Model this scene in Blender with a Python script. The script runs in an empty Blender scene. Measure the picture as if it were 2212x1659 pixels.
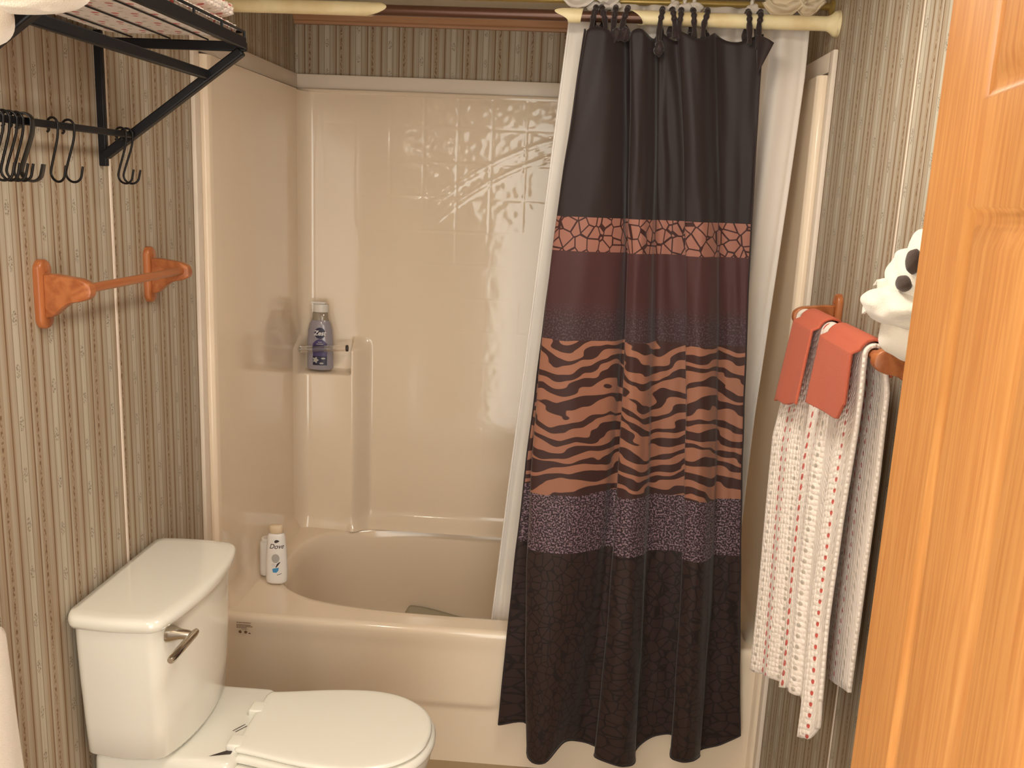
import bpy, bmesh, math, random
from mathutils import Vector, Matrix
from mathutils.noise import noise as pnoise
PI = math.pi
sc = bpy.context.scene
COL = sc.collection
random.seed(4)

# ------------------------------------------------------------------ camera
cam_data = bpy.data.cameras.new('camera'); cam = bpy.data.objects.new('camera', cam_data); COL.objects.link(cam)
CP = Vector((0.9474, -2.2919, 1.5952)); YAW, PITCH, ROLL, FPX = 0.0617, 0.2078, 0.0433, 1960.63
f_ = Vector((-math.sin(YAW)*math.cos(PITCH), math.cos(YAW)*math.cos(PITCH), -math.sin(PITCH)))
r_ = f_.cross(Vector((0, 0, 1))).normalized(); u_ = r_.cross(f_)
r2 = math.cos(ROLL)*r_ + math.sin(ROLL)*u_; u2 = -math.sin(ROLL)*r_ + math.cos(ROLL)*u_
cam.matrix_world = Matrix(((r2.x, u2.x, -f_.x, CP.x), (r2.y, u2.y, -f_.y, CP.y), (r2.z, u2.z, -f_.z, CP.z), (0, 0, 0, 1)))
cam_data.sensor_fit = 'HORIZONTAL'; cam_data.sensor_width = 36.0; cam_data.lens = 36.0*FPX/2212.0
cam_data.clip_start = 0.02
sc.camera = cam
# ------------------------------------------------------------------ world, view
w = bpy.data.worlds.new('world'); sc.world = w; w.use_nodes = True
w.node_tree.nodes['Background'].inputs[0].default_value = (1.0, 0.97, 0.88, 1)
w.node_tree.nodes['Background'].inputs[1].default_value = 4.1
sc.view_settings.view_transform = 'Standard'; sc.view_settings.look = 'None'
sc.view_settings.gamma = 1.0; sc.view_settings.use_curve_mapping = False
sc.view_settings.exposure = 0.13
BULB = 36.0           # emission strength of each vanity bulb
BULB_COL = (1.0, 0.90, 0.75)
PANEL = 31.0          # emission strength of the added ceiling fill light lens

# ------------------------------------------------------------------ node helpers
def srgb(r, g, b):
    f = lambda c: (c/255/12.92) if c/255 <= 0.04045 else ((c/255+0.055)/1.055)**2.4
    return (f(r), f(g), f(b), 1)
class NT:
    def __init__(s, name):
        s.m = bpy.data.materials.new(name); s.m.use_nodes = True; s.t = s.m.node_tree
        s.p = s.t.nodes['Principled BSDF']; s.n = s.t.nodes; s.l = s.t.links
    def put(s, sock, v):
        if isinstance(v, (int, float)): sock.default_value = v
        elif isinstance(v, tuple): sock.default_value = v
        else: s.l.new(v, sock)
    def math(s, op, a, b=0.0, c=0.0):
        n = s.n.new('ShaderNodeMath'); n.operation = op
        s.put(n.inputs[0], a); s.put(n.inputs[1], b); s.put(n.inputs[2], c); return n.outputs[0]
    def sep(s, v):
        n = s.n.new('ShaderNodeSeparateXYZ'); s.l.new(v, n.inputs[0]); return n.outputs
    def comb(s, x, y, z=0.0):
        n = s.n.new('ShaderNodeCombineXYZ'); s.put(n.inputs[0], x); s.put(n.inputs[1], y); s.put(n.inputs[2], z); return n.outputs[0]
    def coord(s, k='Object'): return s.n.new('ShaderNodeTexCoord').outputs[k]
    def noise(s, v, scale, detail=2.0, rough=0.5):
        n = s.n.new('ShaderNodeTexNoise'); s.l.new(v, n.inputs['Vector']); n.inputs['Scale'].default_value = scale
        n.inputs['Detail'].default_value = detail; n.inputs['Roughness'].default_value = rough; return n.outputs['Fac']
    def voro(s, v, scale, feat='F1', rnd=1.0):
        n = s.n.new('ShaderNodeTexVoronoi'); n.feature = feat; s.l.new(v, n.inputs['Vector'])
        n.inputs['Scale'].default_value = scale; n.inputs['Randomness'].default_value = rnd; return n
    def mix(s, f, a, b):
        n = s.n.new('ShaderNodeMix'); n.data_type = 'RGBA'; s.put(n.inputs[0], f)
        s.put(n.inputs[6], a); s.put(n.inputs[7], b); return n.outputs[2]
    def ramp(s, f, stops, const=False):
        n = s.n.new('ShaderNodeValToRGB'); s.l.new(f, n.inputs[0]); r = n.color_ramp
        r.interpolation = 'CONSTANT' if const else 'LINEAR'
        while len(r.elements) > 1: r.elements.remove(r.elements[-1])
        r.elements[0].position = stops[0][0]; r.elements[0].color = stops[0][1]
        for p, c in stops[1:]:
            e = r.elements.new(p); e.color = c
        return n.outputs[0]
    def sstep(s, x, a, b):
        n = s.n.new('ShaderNodeMapRange'); n.interpolation_type = 'SMOOTHSTEP'
        s.put(n.inputs[0], x); n.inputs[1].default_value = a; n.inputs[2].default_value = b; return n.outputs[0]
    def bump(s, h, strength=0.3, dist=0.002):
        n = s.n.new('ShaderNodeBump'); n.inputs['Strength'].default_value = strength
        n.inputs['Distance'].default_value = dist; s.l.new(h, n.inputs['Height']); s.l.new(n.outputs[0], s.p.inputs['Normal'])
    def fin(s, col=None, rough=0.5, spec=0.5, metal=0.0, coat=0.0, trans=0.0):
        if col is not None: s.put(s.p.inputs['Base Color'], col)
        s.put(s.p.inputs['Roughness'], rough); s.put(s.p.inputs['Specular IOR Level'], spec)
        s.put(s.p.inputs['Metallic'], metal); s.put(s.p.inputs['Coat Weight'], coat); s.put(s.p.inputs['Transmission Weight'], trans)
        s.p.inputs['Coat Roughness'].default_value = 0.08
        return s.m
def plain(name, col, rough=0.5, spec=0.5, metal=0.0, coat=0.0, trans=0.0, nz=0.06):
    t = NT(name); o = t.coord(); n = t.noise(o, 9.0, 3.0)
    dark = tuple(c*(1-nz) for c in col[:3])+(1,)
    return t.fin(t.mix(n, dark, col), rough, spec, metal, coat, trans)
def wallpaper(name, axis, off=0.0):
    t = NT(name); x, y, z = t.sep(t.coord())
    c = x if axis == 'x' else y
    c = t.math('ADD', c, 5.0+off)
    k = t.math('DIVIDE', c, 0.104); f = t.math('FRACT', k); cell = t.math('FLOOR', k)
    A = srgb(190, 182, 165); A2 = srgb(178, 167, 149); B = srgb(166, 149, 126); L = srgb(122, 94, 70); TH = srgb(140, 122, 100)
    base = t.ramp(f, [(0, B), (.03, A2), (.15, TH), (.17, A), (.33, TH), (.35, A2), (.44, B), (.52, L), (.555, A2), (.62, B), (.80, A2), (.90, B), (.955, L), (.99, B)], True)
    st = t.comb(t.math('MULTIPLY', c, 90.0), t.math('MULTIPLY', z, 3.0))
    n1 = t.noise(st, 1.0, 4.0)
    base = t.mix(t.math('MULTIPLY', t.sstep(n1, .4, .75), .45), base, srgb(150, 124, 96))
    # vine line
    vm = t.math('LESS_THAN', t.math('ABSOLUTE', t.math('SUBTRACT', f, .70)), .028)
    vn = t.noise(t.comb(t.math('MULTIPLY', c, 260.0), t.math('MULTIPLY', z, 110.0)), 1.0, 2.0)
    base = t.mix(t.math('MULTIPLY', vm, t.sstep(vn, .46, .56)), base, L)
    # sprig motif
    g = t.math('ADD', t.math('DIVIDE', z, 0.093), t.math('MULTIPLY', t.math('MODULO', cell, 2.0), .5))
    g = t.math('MULTIPLY', t.math('SUBTRACT', t.math('FRACT', g), .5), 0.093)
    fx = t.math('MULTIPLY', t.math('SUBTRACT', f, .25), 0.104)
    e = t.math('ADD', t.math('POWER', t.math('DIVIDE', t.math('ABSOLUTE', fx), .0065), 2.0), t.math('POWER', t.math('DIVIDE', t.math('ABSOLUTE', g), .014), 2.0))
    sn = t.noise(t.comb(t.math('MULTIPLY', c, 330.0), t.math('MULTIPLY', z, 260.0)), 1.0, 2.0)
    mm = t.math('MULTIPLY', t.math('LESS_THAN', e, 1.0), t.sstep(sn, .50, .56))
    base = t.mix(t.math('MULTIPLY', mm, .65), base, srgb(98, 84, 72))
    t.bump(n1, .15, .001)
    return t.fin(base, .62, .3)
def wood(name, c1, c2, axis='z', scale=1.0, rough=0.4, rings=True):
    t = NT(name); x, y, z = t.sep(t.coord())
    s = {'x': (3, 40, 40), 'y': (40, 3, 40), 'z': (40, 40, 2.2)}[axis]
    v = t.comb(t.math('MULTIPLY', x, s[0]*scale), t.math('MULTIPLY', y, s[1]*scale), t.math('MULTIPLY', z, s[2]*scale))
    n1 = t.noise(v, 1.0, 4.0, .6); n2 = t.noise(v, 5.0, 3.0, .6); n3 = t.noise(v, .28, 2.0)
    w1 = t.math('SINE', t.math('MULTIPLY', n3, 55.0))
    f = t.math('ADD', t.math('MULTIPLY', n1, .55), t.math('ADD', t.math('MULTIPLY', n2, .25), t.math('MULTIPLY', w1, .09)))
    col = t.ramp(f, [(.22, c2), (.42, tuple((a+b)/2 for a, b in zip(c1, c2))), (.62, c1)])
    t.bump(n2, .08, .001)
    return t.fin(col, rough, .4, 0, .0)

M = {}
M['wall_y'] = wallpaper('striped_wallpaper_side', 'y'); M['wall_x'] = wallpaper('striped_wallpaper_back', 'x', .016)
def acrylic():
    t = NT('almond_acrylic'); o = t.coord(); n = t.noise(o, 22.0, 2.0)
    t.bump(n, .02, .002); return t.fin(srgb(240, 222, 198), .11, .5, 0, .3)
M['acrylic'] = acrylic()
M['trim'] = plain('almond_trim', srgb(236, 222, 206), .35)
M['porcelain'] = plain('white_porcelain', srgb(240, 238, 228), .12, .5, 0, .5, nz=.02)
M['seat'] = plain('white_seat_plastic', srgb(246, 244, 234), .22, .5, nz=.02)
M['chrome'] = plain('brushed_nickel', srgb(205, 198, 186), .16, .5, 1.0)
M['black'] = plain('black_metal', srgb(24, 24, 28), .42, .3, .1)
M['blackhook'] = plain('blackened_hook_metal', srgb(26, 23, 23), .35, .5, .5)
M['door'] = wood('honey_oak', srgb(222, 160, 94), srgb(198, 131, 70), 'z', 2.6, .45)
M['cherry'] = wood('cherry_wood', srgb(188, 118, 72), srgb(156, 88, 50), 'y', 1.2, .32)
M['cherryz'] = wood('cherry_wood_upright', srgb(190, 120, 74), srgb(158, 90, 50), 'z', 1.2, .32)
M['crown'] = wood('brown_moulding_wood', srgb(192, 146, 110), srgb(162, 118, 84), 'x', 1.0, .5)
M['rod'] = plain('bronze_rod', srgb(92, 60, 44), .3, .5, .35)
M['brass'] = plain('dull_brass_rod', srgb(176, 150, 86), .35, .5, .5)
def sleeve():
    t = NT('cream_cracked_plastic'); o = t.coord(); n = t.noise(o, 14.0, 4.0)
    col = t.mix(t.sstep(n, .4, .7), srgb(238, 222, 176), srgb(222, 198, 148)); t.bump(n, .25, .003)
    return t.fin(col, .45)
M['sleeve'] = sleeve()
def fabric(name, col, rough=.8, sc_=900, st=.2, sheen=.2):
    t = NT(name); o = t.coord(); n = t.noise(o, sc_, 2.0); n2 = t.noise(o, 7.0, 3.0)
    dark = tuple(c*.88 for c in col[:3])+(1,)
    t.bump(n, st, .0012); m = t.fin(t.mix(n2, dark, col), rough, .3); t.p.inputs['Sheen Weight'].default_value = sheen; return m
M['liner'] = fabric('white_liner_cloth', srgb(232, 222, 212), .6, 1200, .08)
M['swag'] = fabric('cream_gauze', srgb(232, 214, 184), .7, 1200, .08)
M['coral'] = fabric('coral_terry', srgb(194, 99, 74), .95, 420, .9, .05)
M['white_terry'] = fabric('white_terry', srgb(246, 236, 220), .95, 500, 1.0, .5)
M['dark_patch'] = fabric('dark_brown_patch', srgb(74, 58, 50), .9, 500, .5)
M['darktie'] = fabric('dark_tie_cloth', srgb(44, 30, 30), .6, 600, .3)
M['floor'] = plain('beige_vinyl', srgb(176, 152, 118), .45, nz=.2)
def ceilm():
    t = NT('textured_ceiling'); o = t.coord(); n = t.noise(o, 60.0, 4.0, .7); t.bump(n, .8, .006)
    return t.fin(srgb(206, 196, 178), .9, .1)
M['ceiling'] = ceilm()
M['capwhite'] = plain('white_cap_plastic', srgb(236, 230, 222), .35)
M['bottlewhite'] = plain('white_bottle_plastic', srgb(240, 236, 232), .3)
M['ink_dark'] = plain('dark_print', srgb(58, 48, 44), .5)
M['ink_navy'] = plain('navy_print', srgb(28, 22, 58), .4)
M['ink_purple'] = plain('purple_print', srgb(74, 62, 112), .4)
M['ink_blue'] = plain('blue_print', srgb(70, 150, 204), .4)
M['ink_grey'] = plain('grey_print', srgb(178, 174, 170), .4)
M['ink_white'] = plain('white_print', srgb(226, 222, 224), .4)
M['ink_brown'] = plain('brown_print', srgb(128, 96, 70), .5)
M['gel'] = plain('blue_grey_gel', srgb(168, 162, 172), .15, .5, 0, .4, .15)
M['clearneck'] = plain('cloudy_clear_plastic', srgb(206, 192, 172), .12, .5, 0, .3, .55)
M['clearbar'] = plain('clear_plastic_bar', srgb(244, 236, 226), .05, .5, 0, 0, .93, 0)
M['mat'] = plain('grey_rubber', srgb(176, 166, 140), .6)
M['wire'] = plain('white_wire', srgb(232, 224, 214), .4)

# ------------------------------------------------------------------ object helpers
def tagp(o, label=None, cat=None, group=None, kind=None):
    if label: o['label'] = label
    if cat: o['category'] = cat
    if group: o['group'] = group
    if kind: o['kind'] = kind
    return o
def empty(name, loc, label, cat, group=None):
    o = bpy.data.objects.new(name, None); COL.objects.link(o); o.location = loc; o.empty_display_size = .05
    return tagp(o, label, cat, group)
def link(name, me, mat, parent=None, smooth=True):
    o = bpy.data.objects.new(name, me); COL.objects.link(o)
    if mat is not None: me.materials.append(mat)
    if smooth:
        me.polygons.foreach_set('use_smooth', [True]*len(me.polygons))
    if parent is not None:
        o.parent = parent; o.matrix_parent_inverse = Matrix.Translation(parent.location).inverted() if parent.parent is None else (Matrix.Translation(parent_loc(parent))).inverted()
    return o
def parent_loc(o):
    return Vector(o.location) if o.parent is None else Vector((0, 0, 0))
def mk(name, verts, faces, mat, parent=None, smooth=True, uvs=None):
    me = bpy.data.meshes.new(name); me.from_pydata([tuple(v) for v in verts], [], faces); me.validate()
    if uvs is not None:
        ul = me.uv_layers.new(name='UVMap')
        for lp in me.loops: ul.data[lp.vertex_index if False else lp.index].uv = uvs[lp.vertex_index]
    bm = bmesh.new(); bm.from_mesh(me)
    if uvs is None: bmesh.ops.recalc_face_normals(bm, faces=bm.faces)
    bm.to_mesh(me); bm.free()
    o = link(name, me, mat, parent, smooth); return o
def autosmooth(o, ang=40):
    me = o.data; bm = bmesh.new(); bm.from_mesh(me)
    for e in bm.edges:
        if len(e.link_faces) == 2 and e.calc_face_angle(0) > math.radians(ang): e.smooth = False
    bm.to_mesh(me); bm.free(); return o
def box(name, lo, hi, mat, parent=None, bev=0.0, seg=2, rot=None, piv=None):
    bm = bmesh.new(); bmesh.ops.create_cube(bm, size=1.0)
    for v in bm.verts: v.co = Vector([lo[i]+(v.co[i]+.5)*(hi[i]-lo[i]) for i in range(3)])
    if bev: bmesh.ops.bevel(bm, geom=bm.edges[:], offset=bev, segments=seg, profile=.6, affect='EDGES')
    if rot is not None: bmesh.ops.rotate(bm, verts=bm.verts[:], cent=piv or (0, 0, 0), matrix=rot)
    me = bpy.data.meshes.new(name); bm.to_mesh(me); bm.free()
    return autosmooth(link(name, me, mat, parent), 35)
def grid(name, fn, nu, nv, mat, parent=None, uvf=None, closed=False, thick=0.0, toff=0.0):
    V = []; U = []
    for j in range(nv+1):
        for i in range(nu+1 if not closed else nu):
            V.append(fn(i/nu, j/nv))
            if uvf: U.append(uvf(i/nu, j/nv))
    W = nu if closed else nu+1; F = []
    for j in range(nv):
        for i in range(nu):
            a = j*W+i; b = j*W+(i+1) % W; F.append((a, b, b+W, a+W))
    o = mk(name, V, F, mat, parent, True, U if uvf else None)
    if thick:
        m = o.modifiers.new('thickness', 'SOLIDIFY'); m.thickness = thick; m.offset = toff
    return o
def loft(name, rings, mat, parent=None, cap=True, sharp=40):
    n = len(rings[0]); V = [v for r in rings for v in r]; F = []
    for j in range(len(rings)-1):
        for i in range(n): F.append((j*n+i, j*n+(i+1) % n, (j+1)*n+(i+1) % n, (j+1)*n+i))
    if cap: F.append(tuple(range(n))[::-1]); F.append(tuple(range((len(rings)-1)*n, len(rings)*n)))
    return autosmooth(mk(name, V, F, mat, parent), sharp)
def spline(pts, n):
    P = [Vector(p) for p in pts]; out = []
    for i in range(len(P)-1):
        p0 = P[max(i-1, 0)]; p1 = P[i]; p2 = P[i+1]; p3 = P[min(i+2, len(P)-1)]
        for k in range(n):
            t = k/n
            out.append(.5*((2*p1)+(-p0+p2)*t+(2*p0-5*p1+4*p2-p3)*t*t+(-p0+3*p1-3*p2+p3)*t*t*t))
    out.append(P[-1]); return out
def tube(name, pts, r, mat, parent=None, seg=12, cap=True, flat=None, sharp=50):
    P = [Vector(p) for p in pts]; n = len(P); rings = []
    T = [(P[min(i+1, n-1)]-P[max(i-1, 0)]).normalized() for i in range(n)]
    a = Vector((0, 0, 1)) if abs(T[0].z) < .9 else Vector((1, 0, 0))
    N = (a - a.dot(T[0])*T[0]).normalized()
    for i in range(n):
        N = (N - N.dot(T[i])*T[i]).normalized(); B = T[i].cross(N)
        rr = r[i] if isinstance(r, (list, tuple)) else r
        q = flat or (1, 1)
        rings.append([P[i]+rr*(q[0]*math.cos(2*PI*k/seg)*N+q[1]*math.sin(2*PI*k/seg)*B) for k in range(seg)])
    return loft(name, rings, mat, parent, cap, sharp)
def lathe(name, prof, c, mat, parent=None, seg=32, axis='z', sx=1.0, sy=1.0, sharp=40):
    rings = []
    for r, h in prof:
        ring = []
        for k in range(seg):
            a = 2*PI*k/seg; u, v = r*math.cos(a)*sx, r*math.sin(a)*sy
            d = {'z': (u, v, h), 'x': (h, u, v), 'y': (u, h, v)}[axis]
            ring.append((c[0]+d[0], c[1]+d[1], c[2]+d[2]))
        rings.append(ring)
    return loft(name, rings, mat, parent, True, sharp)
def superell(cx, cy, a, b, n, k, N):
    t = 2*PI*k/N; c, s = math.cos(t), math.sin(t)
    return (cx+a*math.copysign(abs(c)**(2/n), c), cy+b*math.copysign(abs(s)**(2/n), s))
def sst(x, a, b):
    t = max(0, min(1, (x-a)/(b-a))); return t*t*(3-2*t)
def cat(seq, s):
    k = s*(len(seq)-1); i = min(int(k), len(seq)-2); t = k-i
    p0 = seq[max(i-1, 0)]; p1 = seq[i]; p2 = seq[i+1]; p3 = seq[min(i+2, len(seq)-1)]
    return tuple(.5*(2*b+(c-a)*t+(2*a-5*b+4*c-d)*t*t+(-a+3*b-3*c+d)*t**3) for a, b, c, d in zip(p0, p1, p2, p3))
def text_mesh(name, body, size, mapf, mat, parent, shear=0.0, bold=0.0):
    cu = bpy.data.curves.new('tmp', 'FONT'); cu.body = body; cu.size = size; cu.shear = shear; cu.align_x = 'CENTER'; cu.offset = bold
    to = bpy.data.objects.new('tmp', cu); COL.objects.link(to)
    dg = bpy.context.evaluated_depsgraph_get(); me = bpy.data.meshes.new_from_object(to.evaluated_get(dg))
    bpy.data.objects.remove(to); bpy.data.curves.remove(cu); me.name = name
    for v in me.vertices: v.co = mapf(v.co.x, v.co.y)
    me.materials.clear()
    return link(name, me, mat, parent, False)
def decal(name, poly, mapf, mat, parent, rings=5):
    """a flat printed shape (convex outline about its centre) wrapped on a surface"""
    q = []
    for a, b in zip(poly, list(poly[1:])+[poly[0]]):
        m = max(1, int(math.hypot(b[0]-a[0], b[1]-a[1])/.003)); q += [(a[0]+(b[0]-a[0])*k/m, a[1]+(b[1]-a[1])*k/m) for k in range(m)]
    poly = q; cx = sum(p[0] for p in poly)/len(poly); cy = sum(p[1] for p in poly)/len(poly)
    V = [mapf(cx, cy)]; n = len(poly); F = []
    for j in range(1, rings+1):
        for p in poly: V.append(mapf(cx+(p[0]-cx)*j/rings, cy+(p[1]-cy)*j/rings))
    for i in range(n): F.append((0, 1+i, 1+(i+1) % n))
    for j in range(rings-1):
        for i in range(n): F.append((1+j*n+i, 1+(j+1)*n+i, 1+(j+1)*n+(i+1) % n, 1+j*n+(i+1) % n))
    return mk(name, V, F, mat, parent, True)
def circ(cx, cy, rx, ry, n=28): return [(cx+rx*math.cos(2*PI*k/n), cy+ry*math.sin(2*PI*k/n)) for k in range(n)]

# ------------------------------------------------------------------ the setting
TW, YB, ZC = 1.524, 0.78, 2.155
def struct(o): o['kind'] = 'structure'; return o
YR = -2.16     # rear wall with the doorway the photo was taken from
struct(box('floor', (-.1, YR-.1, -.06), (TW+.1, YB+.1, 0), M['floor']))
struct(box('ceiling', (-.1, YR-.1, ZC), (TW+.1, YB+.1, ZC+.06), M['ceiling']))
struct(box('wall_left', (-.08, YR-.1, 0), (0, YB+.08, ZC), M['wall_y']))
struct(box('wall_right', (TW, YR-.1, 0), (TW+.08, YB+.08, ZC), M['wall_y']))
struct(box('wall_back', (0, YB, 0), (TW, YB+.08, ZC), M['wall_x']))
bmr = [((0, YR-.1, 0), (.42, YR, ZC)), ((1.20, YR-.1, 0), (TW, YR, ZC)), ((.42, YR-.1, 2.03), (1.20, YR, ZC))]
V = []; F = []
for lo, hi in bmr:
    b = len(V)
    for k in range(8): V.append(((hi if k & 1 else lo)[0], (hi if k & 2 else lo)[1], (hi if k & 4 else lo)[2]))
    F += [tuple(b+i for i in q) for q in ((0, 1, 3, 2), (4, 6, 7, 5), (0, 4, 5, 1), (2, 3, 7, 6), (0, 2, 6, 4), (1, 5, 7, 3))]
struct(mk('wall_rear', V, F, M['wall_x'], None, False))
# crown moulding along the back wall
def moulding():
    prof = [(0, 0), (.012, 0), (.014, .008), (.020, .012), (.026, .022), (.032, .030), (.036, .044), (.036, .052), (0, .052)]
    r = []
    for x in (0.001, TW-.001): r.append([(x, YB-.001-d, ZC-.054+h) for d, h in prof])
    return loft('trim_1', r, M['crown'], None, True, 20)
struct(moulding())
# vertical paper-seam battens
struct(box('trim_2', (.0002, -.473, .02), (.0035, -.466, ZC-.002), M['trim'], None, .001))
struct(box('trim_3', (TW-.0030, -.595, .02), (TW-.0002, -.592, ZC-.002), M['trim'], None, .0008))

# ------------------------------------------------------------------ bathtub and shower surround (one moulded unit)
unit = empty('bathtub_shower_unit', (TW/2, .39, 0), 'almond acrylic bathtub with moulded tile-pattern shower surround', 'bathtub')
ZR = .411
def tub():
    N = 144; rings = []
    def outer(k, y0=0.012, y1=.755, x0=.012, x1=TW-.012):
        t = 2*PI*k/N; c, s = math.cos(t), math.sin(t); m = max(abs(c), abs(s))
        return ((x0+x1)/2+(x1-x0)/2*c/m, (y0+y1)/2+(y1-y0)/2*s/m)
    cx, cy, a, b = .762, .412, .672, .325
    def oval(k, sc=1.0, dz=0):
        # match the polar spacing of the square outline
        ox, oy = outer(k); ang = math.atan2((oy-cy)/b, (ox-cx)/a); c, s = math.cos(ang), math.sin(ang)
        n = 3.3; r = (abs(c)**n+abs(s)**n)**(-1/n)
        return (cx+a*sc*r*c, cy+b*sc*r*s)
    # deck
    rings.append([(*outer(k), ZR+.004*(1 if outer(k)[1] > .5 else 0)) for k in range(N)])
    for f, z in ((.25, .0), (.6, .0), (.85, -.0005), (.95, -.002), (1.0, -.008)):
        rings.append([tuple(outer(k)[i]*(1-f)+oval(k)[i]*f for i in (0, 1))+(ZR+z+.004*(1-f)*(1 if outer(k)[1] > .5 else 0),) for k in range(N)])
    for sc, z in ((.985, -.022), (.978, -.05), (.965, -.12), (.945, -.2), (.92, -.27), (.88, -.32), (.80, -.345), (.6, -.353), (.3, -.355), (.02, -.356)):
        rings.append([(*oval(k, sc), ZR+z) for k in range(N)])
    # apron: rolled front edge, then down to the floor, part of the same skin
    V = [v for r in rings for v in r]; F = []
    for j in range(len(rings)-1):
        for i in range(N): F.append((j*N+i, j*N+(i+1) % N, (j+1)*N+(i+1) % N, (j+1)*N+i))
    F.append(tuple(range((len(rings)-1)*N, len(rings)*N)))
    o = mk('tub', V, F, M['acrylic'], unit); return o
tub()
def apron_fn(u, v):
    x = .012+(TW-.024)*u
    prof = [(.014, ZR+.001), (.006, ZR), (.001, ZR-.004), (-.003, ZR-.012), (-.003, ZR-.02)]
    nz = 60
    k = v*(nz+4)
    if k <= 4:
        i = int(k); y, z = prof[min(i, 4)]
    else:
        t = (k-4)/nz; z = (ZR-.02)*(1-t); y = -.003
        edge = .178+.10*sst(x-.66, .12, .24)
        y += .009*(1-sst(z, edge-.014, edge+.014))*sst(x, .42, .66) * (1-sst(x, 1.2, 1.4))
        y += .004*sst(ZR-.02-z, 0, .05)
    return (x, y, z)
grid('apron', apron_fn, 90, 64, M['acrylic'], unit)
# back panel height field
ARC = None
def circle3(p, q, r):
    ax, ay = p; bx, by = q; cx, cy = r
    d = 2*(ax*(by-cy)+bx*(cy-ay)+cx*(ay-by))
    ux = ((ax*ax+ay*ay)*(by-cy)+(bx*bx+by*by)*(cy-ay)+(cx*cx+cy*cy)*(ay-by))/d
    uy = ((ax*ax+ay*ay)*(cx-bx)+(bx*bx+by*by)*(ax-cx)+(cx*cx+cy*cy)*(bx-ax))/d
    return ux, uy, math.hypot(ax-ux, ay-uy)
C1 = circle3((.354, 1.436), (.567, 1.627), (.851, 1.763)); C2 = (C1[0], C1[1], C1[2]-.047)
TX = [.102+.1115*k for k in range(13)]; TZ = [.678+.1115*k for k in range(12)]
def back_h(x, z):
    h = 0.0
    # tile relief fades toward the left and the bottom
    fade = sst(z, .98, 1.25)*.7+.3*sst(z, .75, .98)
    gx = min(abs(x-t) for t in TX); gz = min(abs(z-t) for t in TZ)
    g = min(gx, gz)
    inb = z < 1.885 and .08 < x < 1.45
    if inb:
        hv = (1-sst(gx, .0012, .007))*sst(z, 1.38, 1.62); hh = (1-sst(gz, .0012, .006))
        h -= .0007*fade*(.3+.7*sst(x, .2, .5))*max(hv, hh)
        wob = pnoise(Vector((x*26, z*26, 3.1)))*.5+pnoise(Vector((x*52, z*48, 9.1)))*.25
        cell = pnoise(Vector((math.floor((x-.102)/.1115)*7.3, math.floor((z-.678)/.1115)*3.7, .5)))
        h += .0021*wob*sst(g, .004, .012)*(.15+.85*sst(z, 1.38, 1.6))*sst(x, .25, .5)
        h += .0003*cell
    # swooping ridge
    d1 = math.hypot(x-C1[0], z-C1[1])-C1[2]; d2 = math.hypot(x-C2[0], z-C2[1])-C2[2]
    fa = sst(x, .34, .62)*(1 if z > C1[1] else 0)
    h += fa*.0017*(math.exp(-(d1/.006)**2)+.8*math.exp(-((d1+.012)/.005)**2)+math.exp(-(d2/.006)**2)+.8*math.exp(-((d2+.013)/.005)**2))
    # corner shelf column (left) and a matching one (right)
    for xx in (x, TW-x):
        c = (1-sst(xx, .215, .275))*(1-sst(z, 1.045, 1.092))
        col = .062*c
        pk = sst(xx, .034, .044)*(1-sst(xx, .203, .213))*sst(z, .962, .972)
        h += col*(1-pk)
    # cove where the wall meets the deck
    h += (.05 if .26 < x < TW-.26 else .05-.035*(1-sst(min(x, TW-x), .2, .26)))*(1-sst(z, ZR-.01, ZR+.07))**2
    return h
YBK = .752
def back_fn(u, v):
    x = .028+(TW-.056)*u; z = ZR-.002+(1.892-ZR)*v
    c = 0
    for xx in (x-.028, TW-.028-x):
        if xx < .05: c = max(c, .05-math.sqrt(max(0, .05**2-(.05-xx)**2)))
    return (x, YBK-back_h(x, z)-c, z)
grid('back_panel', back_fn, 420, 400, M['acrylic'], unit)
def side_fn(sign):
    def fn(u, v):
        z = ZR-.004+(1.893-ZR+.004)*v
        pr = [(.002, -.012), (.003, -.022), (.010, -.029), (.020, -.030), (.029, -.024), (.032, -.012), (.031, .02), (.030, .06), (.029, .2), (.028, .4), (.028, .60), (.028, .7025)]
        k = u*(len(pr)-1); i = min(int(k), len(pr)-2); t = k-i
        x = pr[i][0]*(1-t)+pr[i+1][0]*t; y = pr[i][1]*(1-t)+pr[i+1][1]*t
        # lower part flares toward the wall, cove at the deck
        if y > .02:
            x += .02*(1-sst(z, ZR, ZR+.05))**2*sst(y, .02, .06)
        return (x if sign > 0 else TW-x, y, z)
    return fn
for s in (1, -1):
    grid('side_panel', side_fn(s), 44, 60, M['acrylic'], unit)
    # front leg of the bullnose below the rim, standing on the floor
    fx = (lambda x: x) if s > 0 else (lambda x: TW-x)
    rr = [[(fx(x), y, z) for x, y in ((.001, .0), (.002, -.022), (.008, -.029), (.016, -.029), (.022, -.02), (.024, .004))] for z in (0.001, ZR)]
    loft('front_leg', rr, M['acrylic'], unit, True, 60)
# flange strips
box('flange_strip', (.001, YB-.016, 1.899), (TW-.001, YB-.001, 1.946), M['trim'], unit, .004)
for s in (1, -1):
    x0, x1 = (.0006, .012) if s > 0 else (TW-.012, TW-.0006)
    box('flange_strip', (x0, -.030, 1.899), (x1, YB-.017, 1.946), M['trim'], unit, .004)
    box('flange_strip', (x0, -.062, .001), (x1, -.0305, 1.946), M['trim'], unit, .003)
# ledge closing the top of the surround against the walls
box('top_ledge', (.014, YBK-.004, 1.886), (TW-.014, YB-.002, 1.8985), M['acrylic'], unit, .002)
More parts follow.
